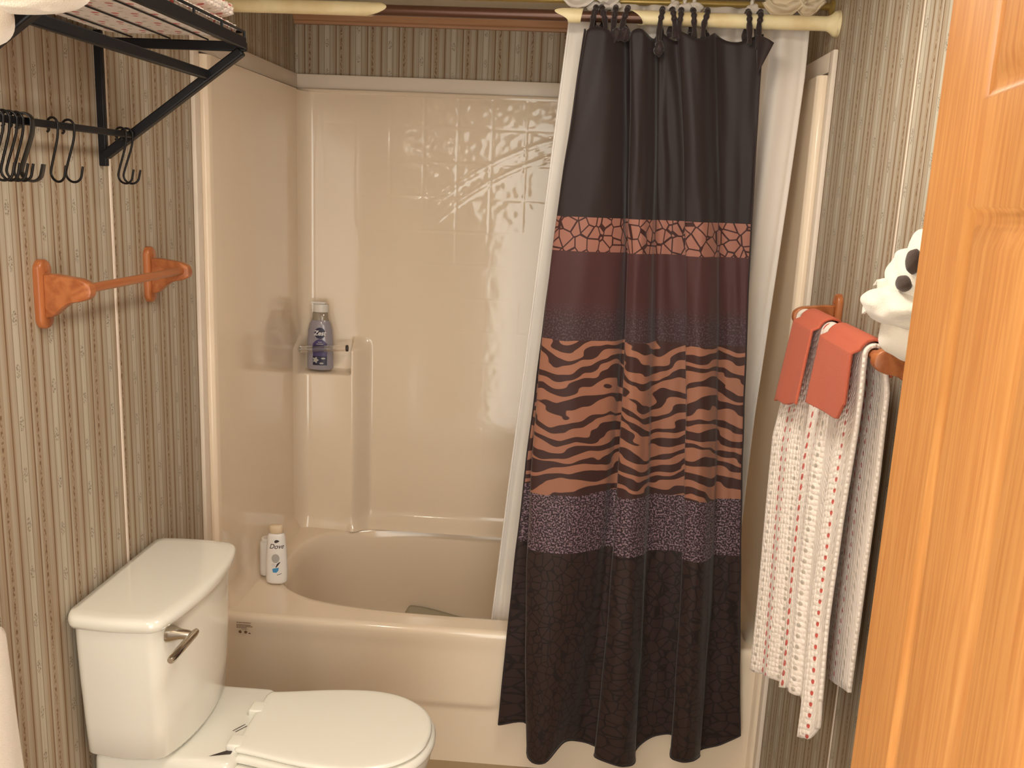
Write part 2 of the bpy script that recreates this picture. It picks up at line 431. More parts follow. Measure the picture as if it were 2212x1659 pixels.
# clear bar across the soap pocket
sb = tube('shelf_bar', [(.040, .683, 1.046), (.204, .683, 1.058)], .0105, M['clearbar'], unit, 20); tagp(sb, 'clear plastic bar across the soap pocket')
ec = tube('bar_end_cap', [(.1985, .683, 1.0576), (.2045, .683, 1.058)], .0112, M['ink_dark'], sb, 20); tagp(ec, 'dark end cap')
# rating label on the apron
wl = empty('warning_label', (.085, -.005, .4), None, None)
wl.parent = unit; wl.matrix_parent_inverse = Matrix.Translation(unit.location).inverted()
del_label = wl
ap = lambda x, z: (x, -.0045-.0030*0, z)
def label_lines():
    V = []; F = []
    def q(x0, z0, x1, z1):
        b = len(V); V.extend([(x0, -.0042, z0), (x1, -.0042, z0), (x1, -.0042, z1), (x0, -.0042, z1)]); F.append((b, b+1, b+2, b+3))
    rnd = random.Random(2)
    for r in range(4):
        x = .064; z = .385-r*.0042 if r else .3875
        while x < .104-(.012 if r == 3 else 0):
            wd = rnd.uniform(.002, .006); q(x, z, x+wd, z+.0022); x += wd+.0009
    q(.078, .3685, .094, .3697)
    return V, F
V, F = label_lines()
bpy.data.objects.remove(wl)
wl = mk('warning_label', V, F, M['ink_brown'], unit, False); tagp(wl, 'small brown printed label with two round marks')
for cx in (.074, .090): decal('round_mark', circ(cx, .3605, .0045, .0045), lambda x, z: (x, -.0042, z), M['ink_brown'], wl, 1)
decal('small_mark', circ(.101, .3575, .0035, .0018), lambda x, z: (x, -.0042, z), M['ink_brown'], wl, 1)
# rubber mat patch on the tub floor
def matf(u, v):
    x = .40+.30*u; y = .30+.385*v
    up = sst(y, .60, .69)*(.078-.035*sst(u, .15, .9)-.05*(1-sst(u, 0, .12)))
    return (x, y, ZR-.352+.003+up+.0012*abs(math.sin(u*90)*math.sin(v*70)))
mt = grid('bath_mat', matf, 60, 50, M['mat'], None, None, False, .003, 1); tagp(mt, 'grey textured rubber mat lying on the bathtub floor', 'bath mat')

# ------------------------------------------------------------------ curtain rods
rod = empty('shower_curtain_rod', (TW/2, -.03, 2.0), 'bronze shower rod in a torn cream plastic sleeve spanning the tub', 'curtain rod')
ZROD = 2.006
tube('rod_tube', [(.004, -.03, ZROD-.001), (TW-.004, -.03, ZROD)], .0125, M['rod'], rod, 24)
def sleeve_piece(x0, x1, r, jl, jr, seed):
    rnd = random.Random(seed); N = 40
    def fn(u, v):
        a = 2*PI*u; l = x0+jl(a); e = x1+jr(a); x = l+(e-l)*v
        rr = r*(1+.03*math.sin(3*a+9*x))
        rr *= 1+.9*sst(x, TW-.030, TW-.004)**1.5
        return (x, -.03+rr*math.cos(a), ZROD+rr*math.sin(a))
    return grid('rod_sleeve', fn, N, 60, M['sleeve'], rod, None, True, .0012, 1)
fl = lambda a: 0.0
s1 = sleeve_piece(.004, .455, .0145, fl, lambda a: .016*math.sin(a-.3)+.012*math.cos(2*a), 1)
s2 = sleeve_piece(.902, .934, .0150, lambda a: -.032*max(0, math.cos(a+PI+.5))**3, lambda a: .003*math.sin(a), 2)
s3 = sleeve_piece(1.058, TW-.003, .0150, lambda a: .018*math.sin(a+.6)*-1, lambda a: 0.0, 3)
tagp(s2, 'torn cream collar of sleeve')
lathe('wall_flange', [(.012, TW-.016), (.026, TW-.010), (.030, TW-.003), (.030, TW-.0005)], (0, -.03, ZROD), M['sleeve'], rod, 28, 'x')
lathe('wall_flange', [(.030, .0005), (.030, .003), (.026, .010), (.012, .016)], (0, -.03, ZROD), M['sleeve'], rod, 28, 'x')
# rear thin rod that carries the liner
ZR2 = 2.053
rod2 = empty('liner_rod', (TW/2, .03, ZR2), 'thin dull brass rod behind the sleeved rod, under the ceiling', 'curtain rod')
tube('rod_tube', [(.004, .03, ZR2-.004), (TW-.004, .03, ZR2+.001)], .0075, M['brass'], rod2, 16)
for x, s in ((.0006, 1), (TW-.0006, -1)):
    lathe('wall_flange', [(.018, x), (.018, x+s*.006), (.010, x+s*.010)], (0, .03, ZR2), M['brass'], rod2, 20, 'x')

# ------------------------------------------------------------------ printed curtain
CUR = [(0.943,-0.045,0.864,-0.040,0.811,-0.035,0.205),(0.954,-0.050,0.885,-0.043,0.890,-0.035,0.215),(0.950,-0.075,0.877,-0.087,0.895,-0.100,0.156),
(0.994,-0.080,0.969,-0.098,0.946,-0.115,0.155),(1.025,-0.060,1.053,-0.065,0.996,-0.070,0.191),(1.039,-0.035,1.081,-0.035,1.038,-0.035,0.174),
(1.054,-0.035,1.095,-0.038,1.087,-0.040,0.164),(1.048,-0.070,1.088,-0.080,1.080,-0.090,0.168),(1.074,-0.075,1.120,-0.095,1.143,-0.115,0.163),
(1.100,-0.055,1.154,-0.068,1.184,-0.080,0.151),(1.114,-0.035,1.170,-0.043,1.190,-0.050,0.172),(1.135,-0.035,1.215,-0.035,1.234,-0.035,0.205),
(1.165,-0.040,1.261,-0.040,1.288,-0.040,0.218),(1.157,-0.070,1.248,-0.080,1.279,-0.090,0.186),(1.194,-0.080,1.284,-0.098,1.317,-0.115,0.189),
(1.234,-0.055,1.319,-0.068,1.356,-0.080,0.185),(1.254,-0.040,1.336,-0.042,1.366,-0.045,0.184),(1.304,-0.045,1.369,-0.042,1.418,-0.040,0.202),
(1.351,-0.050,1.395,-0.043,1.472,-0.035,0.229)]
NC = len(CUR)-1; SUB = 12
ZT = 1.975
def cur_pt(u, v):
    xt, yt, xm, ym, xb, yb, zb = cat(CUR, u)
    zb -= .05
    # scalloped top between the ties
    sag = .018*(.5-.5*math.cos(u*2*PI*7))
    z = ZT-sag*(1-v)**8+(zb-(ZT))*v - (zb-.13)*v*(1-v)*.5
    s = (ZT-z)/(ZT-.15); m = (ZT-1.05)/(ZT-.15)
    # quadratic through top, mid, bottom
    L0 = (s-m)*(s-1)/((0-m)*(0-1)); L1 = s*(s-1)/(m*(m-1)); L2 = s*(s-m)/(1*(1-m))
    x = xt*L0+xm*L1+xb*L2; y = yt*L0+ym*L1+yb*L2
    y += .003*pnoise(Vector((u*30, z*6, 1)))*1.5; x += .002*pnoise(Vector((u*20, z*7, 5)))
    y = min(y, -.016)
    return Vector((x, y, z))
# cloth width coordinate = arc length at mid height
arc = [0.0]
for i in range(1, NC*SUB+1):
    a = cur_pt((i-1)/(NC*SUB), .5); b = cur_pt(i/(NC*SUB), .5); arc.append(arc[-1]+(a-b).length)
curtain = empty('shower_curtain', (1.15, -.06, ZT), 'dark brown shower curtain with zebra and cracked-stone bands', 'shower curtain')
def curtain_mat():
    t = NT('printed_curtain_fabric'); uv = t.coord('UV'); u, v, _ = t.sep(uv)
    dark = srgb(37, 26, 26)
    vec = t.comb(u, v)
    wob = t.math('MULTIPLY', t.math('SUBTRACT', t.noise(vec, 5.0, 2.0), .5), .0)
    v = t.math('ADD', v, wob)
    # cracked stone band
    ed = t.voro(vec, 34.0, 'DISTANCE_TO_EDGE').outputs['Distance']
    stone = t.mix(t.math('LESS_THAN', ed, .055), srgb(146, 98, 84), srgb(54, 26, 24))
    # zebra
    sx = t.comb(t.math('MULTIPLY', u, 5.0), t.math('MULTIPLY', v, 4.0)); n1 = t.noise(sx, 1.0, 1.0)
    sx2 = t.comb(t.math('MULTIPLY', u, 12.0), t.math('MULTIPLY', v, 22.0)); n2 = t.noise(sx2, 1.0, 1.0)
    ph = t.math('ADD', t.math('MULTIPLY', v, 2*PI*25), t.math('ADD', t.math('MULTIPLY', n1, 26.0), t.math('MULTIPLY', n2, 9.0)))
    zb = t.math('SINE', ph)
    n3 = t.noise(t.comb(t.math('MULTIPLY', u, 7.0), t.math('MULTIPLY', v, 26.0), 4.0), 1.0, 1.0)
    zz = t.sstep(t.math('ADD', zb, t.math('MULTIPLY', t.math('SUBTRACT', n3, .5), 4.2)), -.06, .06)
    zebra = t.mix(zz, srgb(60, 36, 32), srgb(150, 101, 80))
    # speckle
    sp = t.noise(vec, 210.0, 2.0, .6)
    spk = t.mix(t.sstep(sp, .50, .56), srgb(46, 32, 38), srgb(134, 110, 118))
    sp2 = t.mix(t.math('MULTIPLY', t.sstep(sp, .52, .58), .25), srgb(58, 40, 42), srgb(130, 104, 114))
    # dim stone
    ed2 = t.voro(vec, 40.0, 'DISTANCE_TO_EDGE').outputs['Distance']
    ds = t.mix(t.math('LESS_THAN', ed2, .06), srgb(50, 34, 30), srgb(30, 19, 18))
    plum = srgb(70, 40, 40)
    c = t.mix(t.math('GREATER_THAN', v, .425), dark, stone)
    c = t.mix(t.math('GREATER_THAN', v, .506), c, plum)
    c = t.mix(t.sstep(v, .62, .68), c, sp2)
    c = t.mix(t.math('GREATER_THAN', t.math('ADD', v, t.math('MULTIPLY', n2, .012)), .728), c, zebra)
    c = t.mix(t.math('GREATER_THAN', t.math('ADD', v, t.math('MULTIPLY', n2, .02)), 1.125), c, spk)
    c = t.mix(t.math('GREATER_THAN', v, 1.272), c, ds)
    weave = t.noise(t.comb(t.math('MULTIPLY', u, 900.0), t.math('MULTIPLY', v, 900.0)), 1.0, 1.0)
    t.bump(weave, .15, .0008)
    t.fin(c, .55, .25); t.p.inputs['Sheen Weight'].default_value = .15
    return t.m
M['curtain'] = curtain_mat()
NU, NV = NC*SUB, 170
V = []; UVS = []
for j in range(NV+1):
    for i in range(NU+1):
        p = cur_pt(i/NU, j/NV); V.append(p)
        UVS.append((arc[i]*1.05, (1.97-p.z)))
F = [(j*(NU+1)+i, j*(NU+1)+i+1, (j+1)*(NU+1)+i+1, (j+1)*(NU+1)+i) for j in range(NV) for i in range(NU)]
cl = mk('curtain_cloth', V, F, M['curtain'], curtain, True, UVS)
md = cl.modifiers.new('thickness', 'SOLIDIFY'); md.thickness = .0012; md.offset = 0
# hem and edge binding
M['hem'] = fabric('dark_hem_binding', srgb(44, 30, 30), .6, 800, .2)
tube('hem', [cur_pt(i/NU, 1.0) for i in range(0, NU+1, 2)], .0022, M['hem'], curtain, 8)
tube('edge_binding', [cur_pt(0, j/60) for j in range(61)], .0022, M['hem'], curtain, 8)
tube('edge_binding', [cur_pt(1, j/60) for j in range(61)], .0022, M['hem'], curtain, 8)
# flipped top right corner
def flap(u, v):
    a = Vector((1.335, -.062, 1.972)); b = Vector((1.372, -.085, 1.952)); c = Vector((1.345, -.062, 1.885))
    p = a.lerp(b, u).lerp(c, v) + Vector((0, -.010*math.sin(PI*u)*(1-v), 0)); return p
fp = grid('flipped_corner', flap, 10, 10, M['hem'], curtain, None, False, .0015); tagp(fp, 'plain dark underside of the folded-over corner')
# liner
liner = empty('shower_liner', (1.15, .05, 2.03), 'white shower liner hanging inside the tub behind the patterned curtain', 'shower liner')
def lin_pt(u, v):
    z = 2.046-(2.046-.26)*v
    tl = [(2.046, .905), (1.95, .897), (1.143, .83), (.808, .800), (.41, .768), (.2, .755)]
    tr = [(2.046, 1.477), (1.9, 1.478), (1.043, 1.455), (.787, 1.455), (.5, 1.455), (.2, 1.455)]
    def itp(tb):
        for (z0, x0), (z1, x1) in zip(tb, tb[1:]):
            if z >= z1: return x0+(x1-x0)*(z0-z)/(z0-z1)
        return tb[-1][1]
    x = itp(tl)*(1-u)+itp(tr)*u
    y0 = .030+.105*sst(2.0-z, 0, 1.55)
    amp = .010+.012*v
    edge = sst(u, 0, .04)*(1-sst(u, .96, 1))
    y = y0+amp*(math.sin(u*2*PI*7.5+.6*math.sin(3*z))*.7+.4*math.sin(u*2*PI*13+1.5))*edge*.9+.004*pnoise(Vector((u*8, z*3, 2)))
    return (x+.004*math.sin(u*2*PI*7.5+1), y, z)
grid('liner_cloth', lin_pt, 160, 70, M['liner'], liner, None, False, .0012)
M['liner_hem'] = fabric('white_liner_hem', srgb(240, 232, 224), .6, 1200, .05)
tube('side_hem', [Vector(lin_pt(0, j/60)) for j in range(61)], .003, M['liner_hem'], liner, 8)
# ties: dark loops over the sleeved rod
for k, (x, h, tw) in enumerate(((.962, 1.955, .2), (.985, 1.95, -.3), (1.010, 1.952, .1), (1.034, 1.95, .3), (1.117, 1.935, .15), (1.146, 1.958, -.2), (1.161, 1.955, .1), (1.192, 1.958, -.1), (1.219, 1.96, .25), (1.318, 1.950, -.1), (1.342, 1.94, .1))):
    pts = []
    for a in range(0, 13):
        t = -PI*.15+a/12*PI*1.3
        pts.append((x+tw*.02*math.sin(t), -.03-.0205*math.cos(t)*-1 if False else -.03-.0205*math.cos(t), ZROD+.0205*math.sin(t)))
    pts = [(x-tw*.02, -.068, h), (x-tw*.02, -.060, (h+ZROD)/2-.006)]+pts+[(x+tw*.03, -.016, 1.978), (x+tw*.03, -.030, h+.012)]
    sp = spline(pts, 4); n = len(sp)
    r = [.0062+.0010*math.sin(i*.8+k) for i in range(n)]
    tube('tie_loop', sp, r, M['darktie'], curtain, 8)
for k, (x, z) in enumerate(((.972, 1.962), (1.015, 1.960), (1.036, 1.962), (1.116, 1.934))):
    V = []
    bm = bmesh.new(); bmesh.ops.create_icosphere(bm, subdivisions=3, radius=1)
    for v in bm.verts:
        q = v.co.copy(); n_ = pnoise(q*2.2+Vector((k*3, 0, 0)))
        v.co = Vector((x, -.070, z))+Vector((q.x*.011, q.y*.008, q.z*.016))*(1+.45*n_)
    me = bpy.data.meshes.new('tie_knot'); bm.to_mesh(me); bm.free(); link('tie_knot', me, M['darktie'], curtain)
# white ties of the liner over the rear rod
for k, x in enumerate((.925, .960, .985, 1.010, 1.150, 1.178, 1.200, 1.335)):
    pts = [(x-.004, .022, 2.02), (x-.003, .019, ZR2), (x, .03, ZR2+.0105), (x+.003, .041, ZR2), (x+.005, .034, 2.02)]
    tube('tie_loop', spline(pts, 6), [.0042+.001*math.sin(i*1.1) for i in range(25)], M['liner'], liner, 8)
    bm = bmesh.new(); bmesh.ops.create_icosphere(bm, subdivisions=3, radius=1)
    for v in bm.verts:
        q = v.co.copy(); n_ = pnoise(q*1.8+Vector((k*5, 2, 0)))
        v.co = Vector((x, .013, 2.038))+Vector((q.x*.016, q.y*.010, q.z*.013))*(1+.5*n_)
    me = bpy.data.meshes.new('tie_knot'); bm.to_mesh(me); bm.free(); link('tie_knot', me, M['liner'], liner)
# gathered cloth at both ends of the rear rod
def bunch(x0, x1, zt, zb, seed, mat, yo=.012):
    def fn(u, v):
        x = x0+(x1-x0)*u
        dip = (zt-zb)*(1-(2*u-1)**2)
        z = zt-dip*v*1.0-.012*v+.004*pnoise(Vector((u*6, v*3, seed)))
        y = yo-.010*math.sin(v*PI)*1.0+.006*math.sin(v*14+u*4+seed)
        return (x+.006*math.sin(v*9+seed), y, z)
    return grid('gathered_swag', fn, 30, 24, mat, liner, None, False, .0015)
bunch(.885, .965, 2.066, 2.040, 1, M['liner'], .0); bunch(1.36, 1.452, 2.068, 2.030, 2, M['swag']); bunch(1.432, 1.495, 2.068, 2.030, 3, M['swag'])
bunch(.96, 1.02, 2.066, 2.048, 5, M['liner'], .004)

# ------------------------------------------------------------------ toilet
toilet = empty('toilet', (.35, -.53, 0), 'white two-piece toilet with closed seat beside the bathtub', 'toilet')
TYC = -.540
def shrink(r, f, dz):
    cx = sum(p[0] for p in r)/len(r); cy = sum(p[1] for p in r)/len(r)
    return [(cx+(p[0]-cx)*f, cy+(p[1]-cy)*f, p[2]+dz) for p in r]
def tank_ring(z, yh, xf, xs, back=.016, n=3.0):
    """plan outline: flat back, side faces, bowed front"""
    pts = []
    def add(x, y): pts.append((x, TYC+y, z))
    R = .022
    for k in range(7):                      # back-left corner
        a = PI+k/6*PI/2; add(back+R+R*math.cos(a), -yh+R+R*math.sin(a))
    for k in range(1, 8): add(back+R+(xs-.030-back-R)*k/8, -yh-.005*math.sin(k/8*PI))
    for k in range(9):                      # soft front corner then bow
        a = -PI/2+k/8*PI/2*.80; add(xs-.030+.030*math.cos(a), -yh+.030+.030*math.sin(a))
    y0 = pts[-1][1]-TYC; x0 = pts[-1][0]
    for k in range(1, 20):
        t = k/20; y = y0*(1-2*t); add(x0+(xf-x0)*(1-(2*t-1)**2)**.9, y)
    for k in range(9):
        a = PI/2*.20+k/8*PI/2*.80; add(xs-.030+.030*math.cos(a), yh-.030+.030*math.sin(a))
    for k in range(1, 8): add(xs-.030-(xs-.030-back-R)*k/8, yh+.005*math.sin(k/8*PI))
    for k in range(7):
        a = PI/2+k/6*PI/2; add(back+R+R*math.cos(a), yh-R+R*math.sin(a))
    return pts
loft('tank', [tank_ring(z, yh, xf, xs) for z, yh, xf, xs in
     ((.436, .135, .19, .165), (.438, .158, .203, .180), (.450, .170, .208, .186), (.52, .177, .210, .189), (.62, .186, .212, .191), (.70, .191, .210, .189), (.738, .192, .210, .189))], M['porcelain'], toilet, True, 60)
loft('tank_lid', [tank_ring(z, yh, xf, xs, .012) for z, yh, xf, xs in
     ((.7385, .196, .212, .190), (.740, .203, .220, .197), (.748, .208, .226, .202), (.758, .209, .227, .202), (.765, .205, .223, .198), (.7685, .196, .214, .189))]+[shrink(tank_ring(.7685, .196, .214, .189, .012), f, dz) for f, dz in ((.9, .0006), (.6, .001), (.3, .001), (.02, .001))], M['porcelain'], toilet, True, 70)
fl_ = lathe('flush_lever', [(.004, .187), (.0185, .190), (.0175, .198), (.011, .216), (.0095, .232), (.007, .238)], (0, -.690, .716), M['chrome'], toilet, 28, 'x'); tagp(fl_, 'brushed nickel flush lever')
tube('lever_arm', [(.240, -.672, .7155), (.240, -.684, .7155), (.241, -.74, .7165), (.241, -.788, .717), (.241, -.793, .717)], [.006, .0078, .0078, .0082, .006], M['chrome'], fl_, 16)
SEATP = [(.0, .112), (.03, .117), (.08, .128), (.14, .141), (.20, .149), (.25, .150), (.30, .140), (.34, .119), (.37, .092), (.388, .062), (.397, .030), (.400, .0)]
def egg(k, N, L0, L1, hw, z, cy=TYC):
    """seat outline: near-square back at x=L0 flaring forward to a round front at x=L1"""
    h = N//2; kk = k if k < h else N-1-k; sg = 1 if k < h else -1
    nb = 8
    if kk < nb: x = 0.0; y = .104*(kk+.5)/nb*1.0; return (L0, cy+sg*y*hw/.150, z)
    t = (kk-nb)/(h-1-nb)
    t = 1-math.cos(t*PI/2) if False else math.sin(t*PI/2)**1.0 if t > 0 else 0
    d = [0.0]
    for a, b in zip(SEATP, SEATP[1:]): d.append(d[-1]+math.hypot(b[0]-a[0], b[1]-a[1]))
    q = (kk-nb)/(h-1-nb+.5)*d[-1]
    i = 0
    while i < len(d)-2 and d[i+1] < q: i += 1
    f = (q-d[i])/(d[i+1]-d[i]); pr = cat([(a, b) for a, b in SEATP], (i+f)/(len(SEATP)-1))
    x = pr[0]; y = pr[1]
    if kk == nb: x = .004; y = .109
    return (L0+x/.4*(L1-L0), cy+sg*max(y, 0)*hw/.150, z)
NS = 120
def eggs(L0, L1, hw, z): return [egg(k, NS, L0, L1, hw, z) for k in range(NS)]
loft('seat_lid', [eggs(.303, .690, .143, .4345), eggs(.300, .695, .148, .4375), eggs(.299, .697, .150, .441), eggs(.301, .695, .148, .4445), eggs(.307, .689, .142, .4465)]+[shrink(eggs(.307, .689, .142, .4465), f, dz) for f, dz in ((.93, .0008), (.6, .0022), (.3, .003), (.02, .0032))], M['seat'], toilet, True, 60)
loft('seat_ring', [eggs(.308, .698, .150, .4135), eggs(.303, .705, .155, .417), eggs(.302, .706, .156, .424), eggs(.306, .701, .152, .4315), eggs(.315, .69, .145, .433)], M['seat'], toilet, True, 60)
rings = []
for z, L0, L1, hw in ((.001, .16, .56, .09), (.03, .16, .565, .095), (.10, .15, .56, .088), (.18, .14, .575, .095), (.27, .16, .63, .12), (.34, .20, .68, .142), (.38, .22, .695, .152), (.405, .23, .700, .154), (.411, .235, .697, .151)):
    rings.append(eggs(L0, L1, hw, z))
loft('bowl', rings, M['porcelain'], toilet, True, 60)
box('tank_platform', (.020, TYC-.150, .30), (.31, TYC+.150, .4345), M['porcelain'], toilet, .022, 4)
for y in (TYC-.085, TYC+.045):
    hb = box('seat_hinge', (.282, y-.020, .428), (.315, y+.020, .4485), M['seat'], toilet, .007, 3)
    tagp(hb)
# printed marks behind the seat
z = .4352
def flatmark(*P): tagp(mk('printed_mark', [(x, y, z) for x, y in P], [tuple(range(len(P)))], M['ink_dark'], toilet, False), 'small dark printed mark')
flatmark((.255, -.668), (.297, -.655), (.297, -.632), (.290, -.640))
flatmark((.270, -.575), (.2725, -.575), (.290, -.548), (.2875, -.548)); flatmark((.277, -.578), (.2795, -.578), (.296, -.553), (.2935, -.553))

# ------------------------------------------------------------------ towel rack on the left wall
RK = empty('towel_rack', (.15, -.8, 1.6), 'black metal hotel-style towel rack with shelf and hook bar', 'towel rack')
BY0, BY1 = -1.10, -.50
def bar(name, a, b, wd, th, parent=RK, up=(0, 0, 1), lab=None):
    a, b = Vector(a), Vector(b); d = (b-a).normalized(); u = Vector(up); u = (u-u.dot(d)*d).normalized(); s = d.cross(u)
    V = [];
    for P in (a, b):
        for i, j in ((-1, -1), (1, -1), (1, 1), (-1, 1)): V.append(P+s*wd/2*i+u*th/2*j)
    o = loft(name, [V[:4], V[4:]], M['black'], parent, True, 20)
    m = o.modifiers.new('bevel', 'BEVEL'); m.width = min(wd, th)*.18; m.segments = 2
    return o
for y in (BY0, BY1):
    br = bar('bracket_post', (.007, y, 1.612), (.007, y, 1.868), .016, .012, up=(0, 1, 0))
    bar('bracket_diagonal', (.010, y, 1.632), (.291, y, 1.838), .020, .017, br, up=(-.6, 0, .8))
    bar('end_rail', (.004, y, 1.846), (.300, y, 1.846), .012, .018)
bar('front_rail', (.296, BY0, 1.852), (.296, BY1-.002, 1.852), .010, .022)
bar('back_rail', (.006, BY0, 1.856), (.006, BY1, 1.856), .010, .012)
bar('towel_bar', (.222, BY0, 1.792), (.222, BY1, 1.792), .012, .018)
bar('hook_bar', (.068, BY0-.02, 1.672), (.068, BY1, 1.674), .010, .012)
for i in range(3): tube('shelf_wire', [(.075+i*.075, BY0, 1.857), (.075+i*.075, BY1, 1.857)], .0016, M['black'], RK, 8)
gw = tube('guard_wire', [(.012, BY1+.001, 1.873), (.150, BY1+.001, 1.873), (.290, BY1+.001, 1.873), (.2965, BY1-.006, 1.873), (.297, BY0+.005, 1.873), (.29, BY0, 1.873), (.012, BY0, 1.873)], .0028, M['black'], RK, 8)
for y in (-.502, -.615, -.735, -.86, -.98, -1.09):
    tube('wire_upright', [(.297, y, 1.858), (.297, y, 1.874)], .0026, M['black'], gw, 8)
# s hooks
def shook(y, tilt, r, gx=0.0, fat=False, lab=''):
    c = (.068, y, 1.6735); pts = []
    zt = 1.6735
    for a in range(-2, 9):
        t = PI-a/8*PI; pts.append((.0115*math.cos(t), .0115*math.sin(t)))
    pts = [(-.0118, -.012)] + pts
    pts += [(.009, -.022), (-.004, -.060)]
    cx, cz, R = .006, -.078, .0150
    for a in range(0, 9):
        t = PI*.95+a/8*PI*1.02; pts.append((cx+R*math.cos(t), cz+R*math.sin(t)))
    pts.append((cx+R+.003, cz+.012))
    P = [(c[0]+x*math.cos(tilt), y+x*math.sin(tilt), zt+z_) for x, z_ in pts]
    o = tube('s_hook', spline(P, 4), r, M['blackhook'], None, 10, True, (1, 5.0) if fat else None)
    return tagp(o, lab, 'hook', 's hooks on the rack bar')
shook(-.525, .10, .0021, lab='nearest s hook to the tub, hanging by the rack bracket tip')
shook(-.548, -.12, .0021, lab='s hook just left of the last one by the bracket tip')
shook(-.732, -.10, .0021, lab='right s hook of the spaced pair mid bar')
shook(-.780, -.28, .0021, lab='left s hook of the spaced pair mid bar')
shook(-.858, .28, .0024, 0, True, lab='wide flat black hook, rightmost of the bunched hooks')
shook(-.880, -.05, .0021, lab='thin s hook touching the wide flat hook')
shook(-.898, .12, .0021, lab='middle s hook of the bunched hooks')
shook(-.914, -.1, .0021, lab='fourth s hook from the wide one in the bunch')
shook(-.932, .1, .0021, lab='leftmost s hook at the picture edge')

# ------------------------------------------------------------------ pebbled towel material
def dotted_terry(name, P=.15, vs=.021, bumpsc=.0105):
    t = NT(name); uv = t.coord('UV'); u, v, _ = t.sep(uv)
    base = srgb(244, 230, 218)
    k = t.math('FRACT', t.math('DIVIDE', u, P)); d = vs
    def dots(k0, rad, voff=0.0):
        du = t.math('MULTIPLY', t.math('SUBTRACT', k, k0), P)
        dv = t.math('MULTIPLY', t.math('SUBTRACT', t.math('FRACT', t.math('ADD', t.math('DIVIDE', v, vs), voff)), .5), vs)
        r = t.math('SQRT', t.math('ADD', t.math('MULTIPLY', du, du), t.math('MULTIPLY', dv, dv)))
        return t.math('SUBTRACT', 1.0, t.sstep(r, rad-.0012, rad+.0012))
    g = t.math('MAXIMUM', dots(.18, .0046, .5), dots(.80, .0046))
    r_ = t.math('MAXIMUM', dots(.36, .0066), dots(.60, .0044, .25))
    col = t.mix(g, base, srgb(196, 184, 170)); col = t.mix(r_, col, srgb(202, 84, 72))
    vv = t.voro(t.comb(u, v), 1/bumpsc, 'F1', .35).outputs['Distance']
    n = t.noise(t.comb(u, v), 300.0, 2.0)
    h = t.math('SUBTRACT', t.math('MULTIPLY', n, .3), t.math('MULTIPLY', vv, 1.2))
    t.bump(h, .6, .007); m = t.fin(col, .95, .15); t.p.inputs['Sheen Weight'].default_value = .3; return m
M['dots'] = dotted_terry('dotted_pebble_terry', .21)
M['dots2'] = dotted_terry('dotted_pebble_terry_folded', .085, .034, .013)
# folded towels on the rack
def folded(name, x0, x1, y0, y1, z0, h, layers, mat, label, cat='towel', group=None, seed=0):
    # rounded slab of soft folds; cross-section in x,z, swept along y
    N = 128; ny = 150
    def sec(k):
        t = 2*PI*k/N; c, s = math.cos(t), math.sin(t)
        return (math.copysign(abs(c)**.35, c), math.copysign(abs(s)**.55, s))
    per = [0.0]
    for k in range(1, N+1):
        a = sec(k-1); b = sec(k % N); per.append(per[-1]+math.hypot((a[0]-b[0])*(x1-x0)/2, (a[1]-b[1])*h/2))
    V = []; UV = []
    for j in range(ny+1):
        v = j/ny; y = y0+(y1-y0)*v; e = min(v, 1-v)*(y1-y0)
        sh = math.sqrt(max(0, 1-(1-min(1, e/.016))**2))
        for k in range(N):
            a, b = sec(k)
            x = (x0+x1)/2+(x1-x0)/2*a*(.95+.05*sh); z = z0+h/2+h/2*b*max(sh, .12)
            u = per[k]
            bm_ = .0022*math.sin(2*PI*u/.013+1.5*math.sin(y*70))*math.sin(2*PI*y/.013)+.002*pnoise(Vector((u*45, y*45, seed)))
            if b > -.6:
                x += bm_*a; z += bm_*(b if abs(b) > .3 else .3)
            V.append((x, y, max(z, z0))); UV.append((y*1.0, u))
    F = []
    for j in range(ny):
        for i in range(N): F.append((j*N+i, j*N+(i+1) % N, (j+1)*N+(i+1) % N, (j+1)*N+i))
    F.append(tuple(range(N))[::-1]); F.append(tuple(range(ny*N, (ny+1)*N)))
    o = mk(name, V, F, mat, None, True, UV)
    return tagp(o, label, cat, group)
folded('bath_towel', .022, .288, -1.085, -.512, 1.8595, .028, 2, M['dots2'], 'red dotted white pebbled towel, lowest of the stack on the rack', 'towel', 'folded towels on the rack', 1)
folded('bath_towel', .028, .286, -1.075, -.520, 1.890, .032, 2, M['dots2'], 'red dotted white towel lying second in the rack stack', 'towel', 'folded towels on the rack', 2)
folded('bath_towel', .030, .272, -1.070, -.545, 1.928, .034, 2, M['dots2'], 'red dotted white towel on top of the rack stack', 'towel', 'folded towels on the rack', 3)
def fuzz(name, cfun, label, cat, mat, sub=4, parent=None, uneven=.0):
    bm = bmesh.new(); bmesh.ops.create_icosphere(bm, subdivisions=sub, radius=1)
    for v in bm.verts: v.co = cfun(v.co.copy())
    me = bpy.data.meshes.new(name); bm.to_mesh(me); bm.free(); o = link(name, me, mat, parent)
    if parent is None: tagp(o, label, cat)
    return o
# rolled white towel hanging over the near end of the rack
def roll(q):
    n = pnoise(q*3)
    x = .262+.085*math.copysign(abs(q.x)**.7, q.x); y = -1.165+.055*q.y; z = 1.818+.035*q.z
    return Vector((x+.003*n, y+.003*n, z+.003*n))

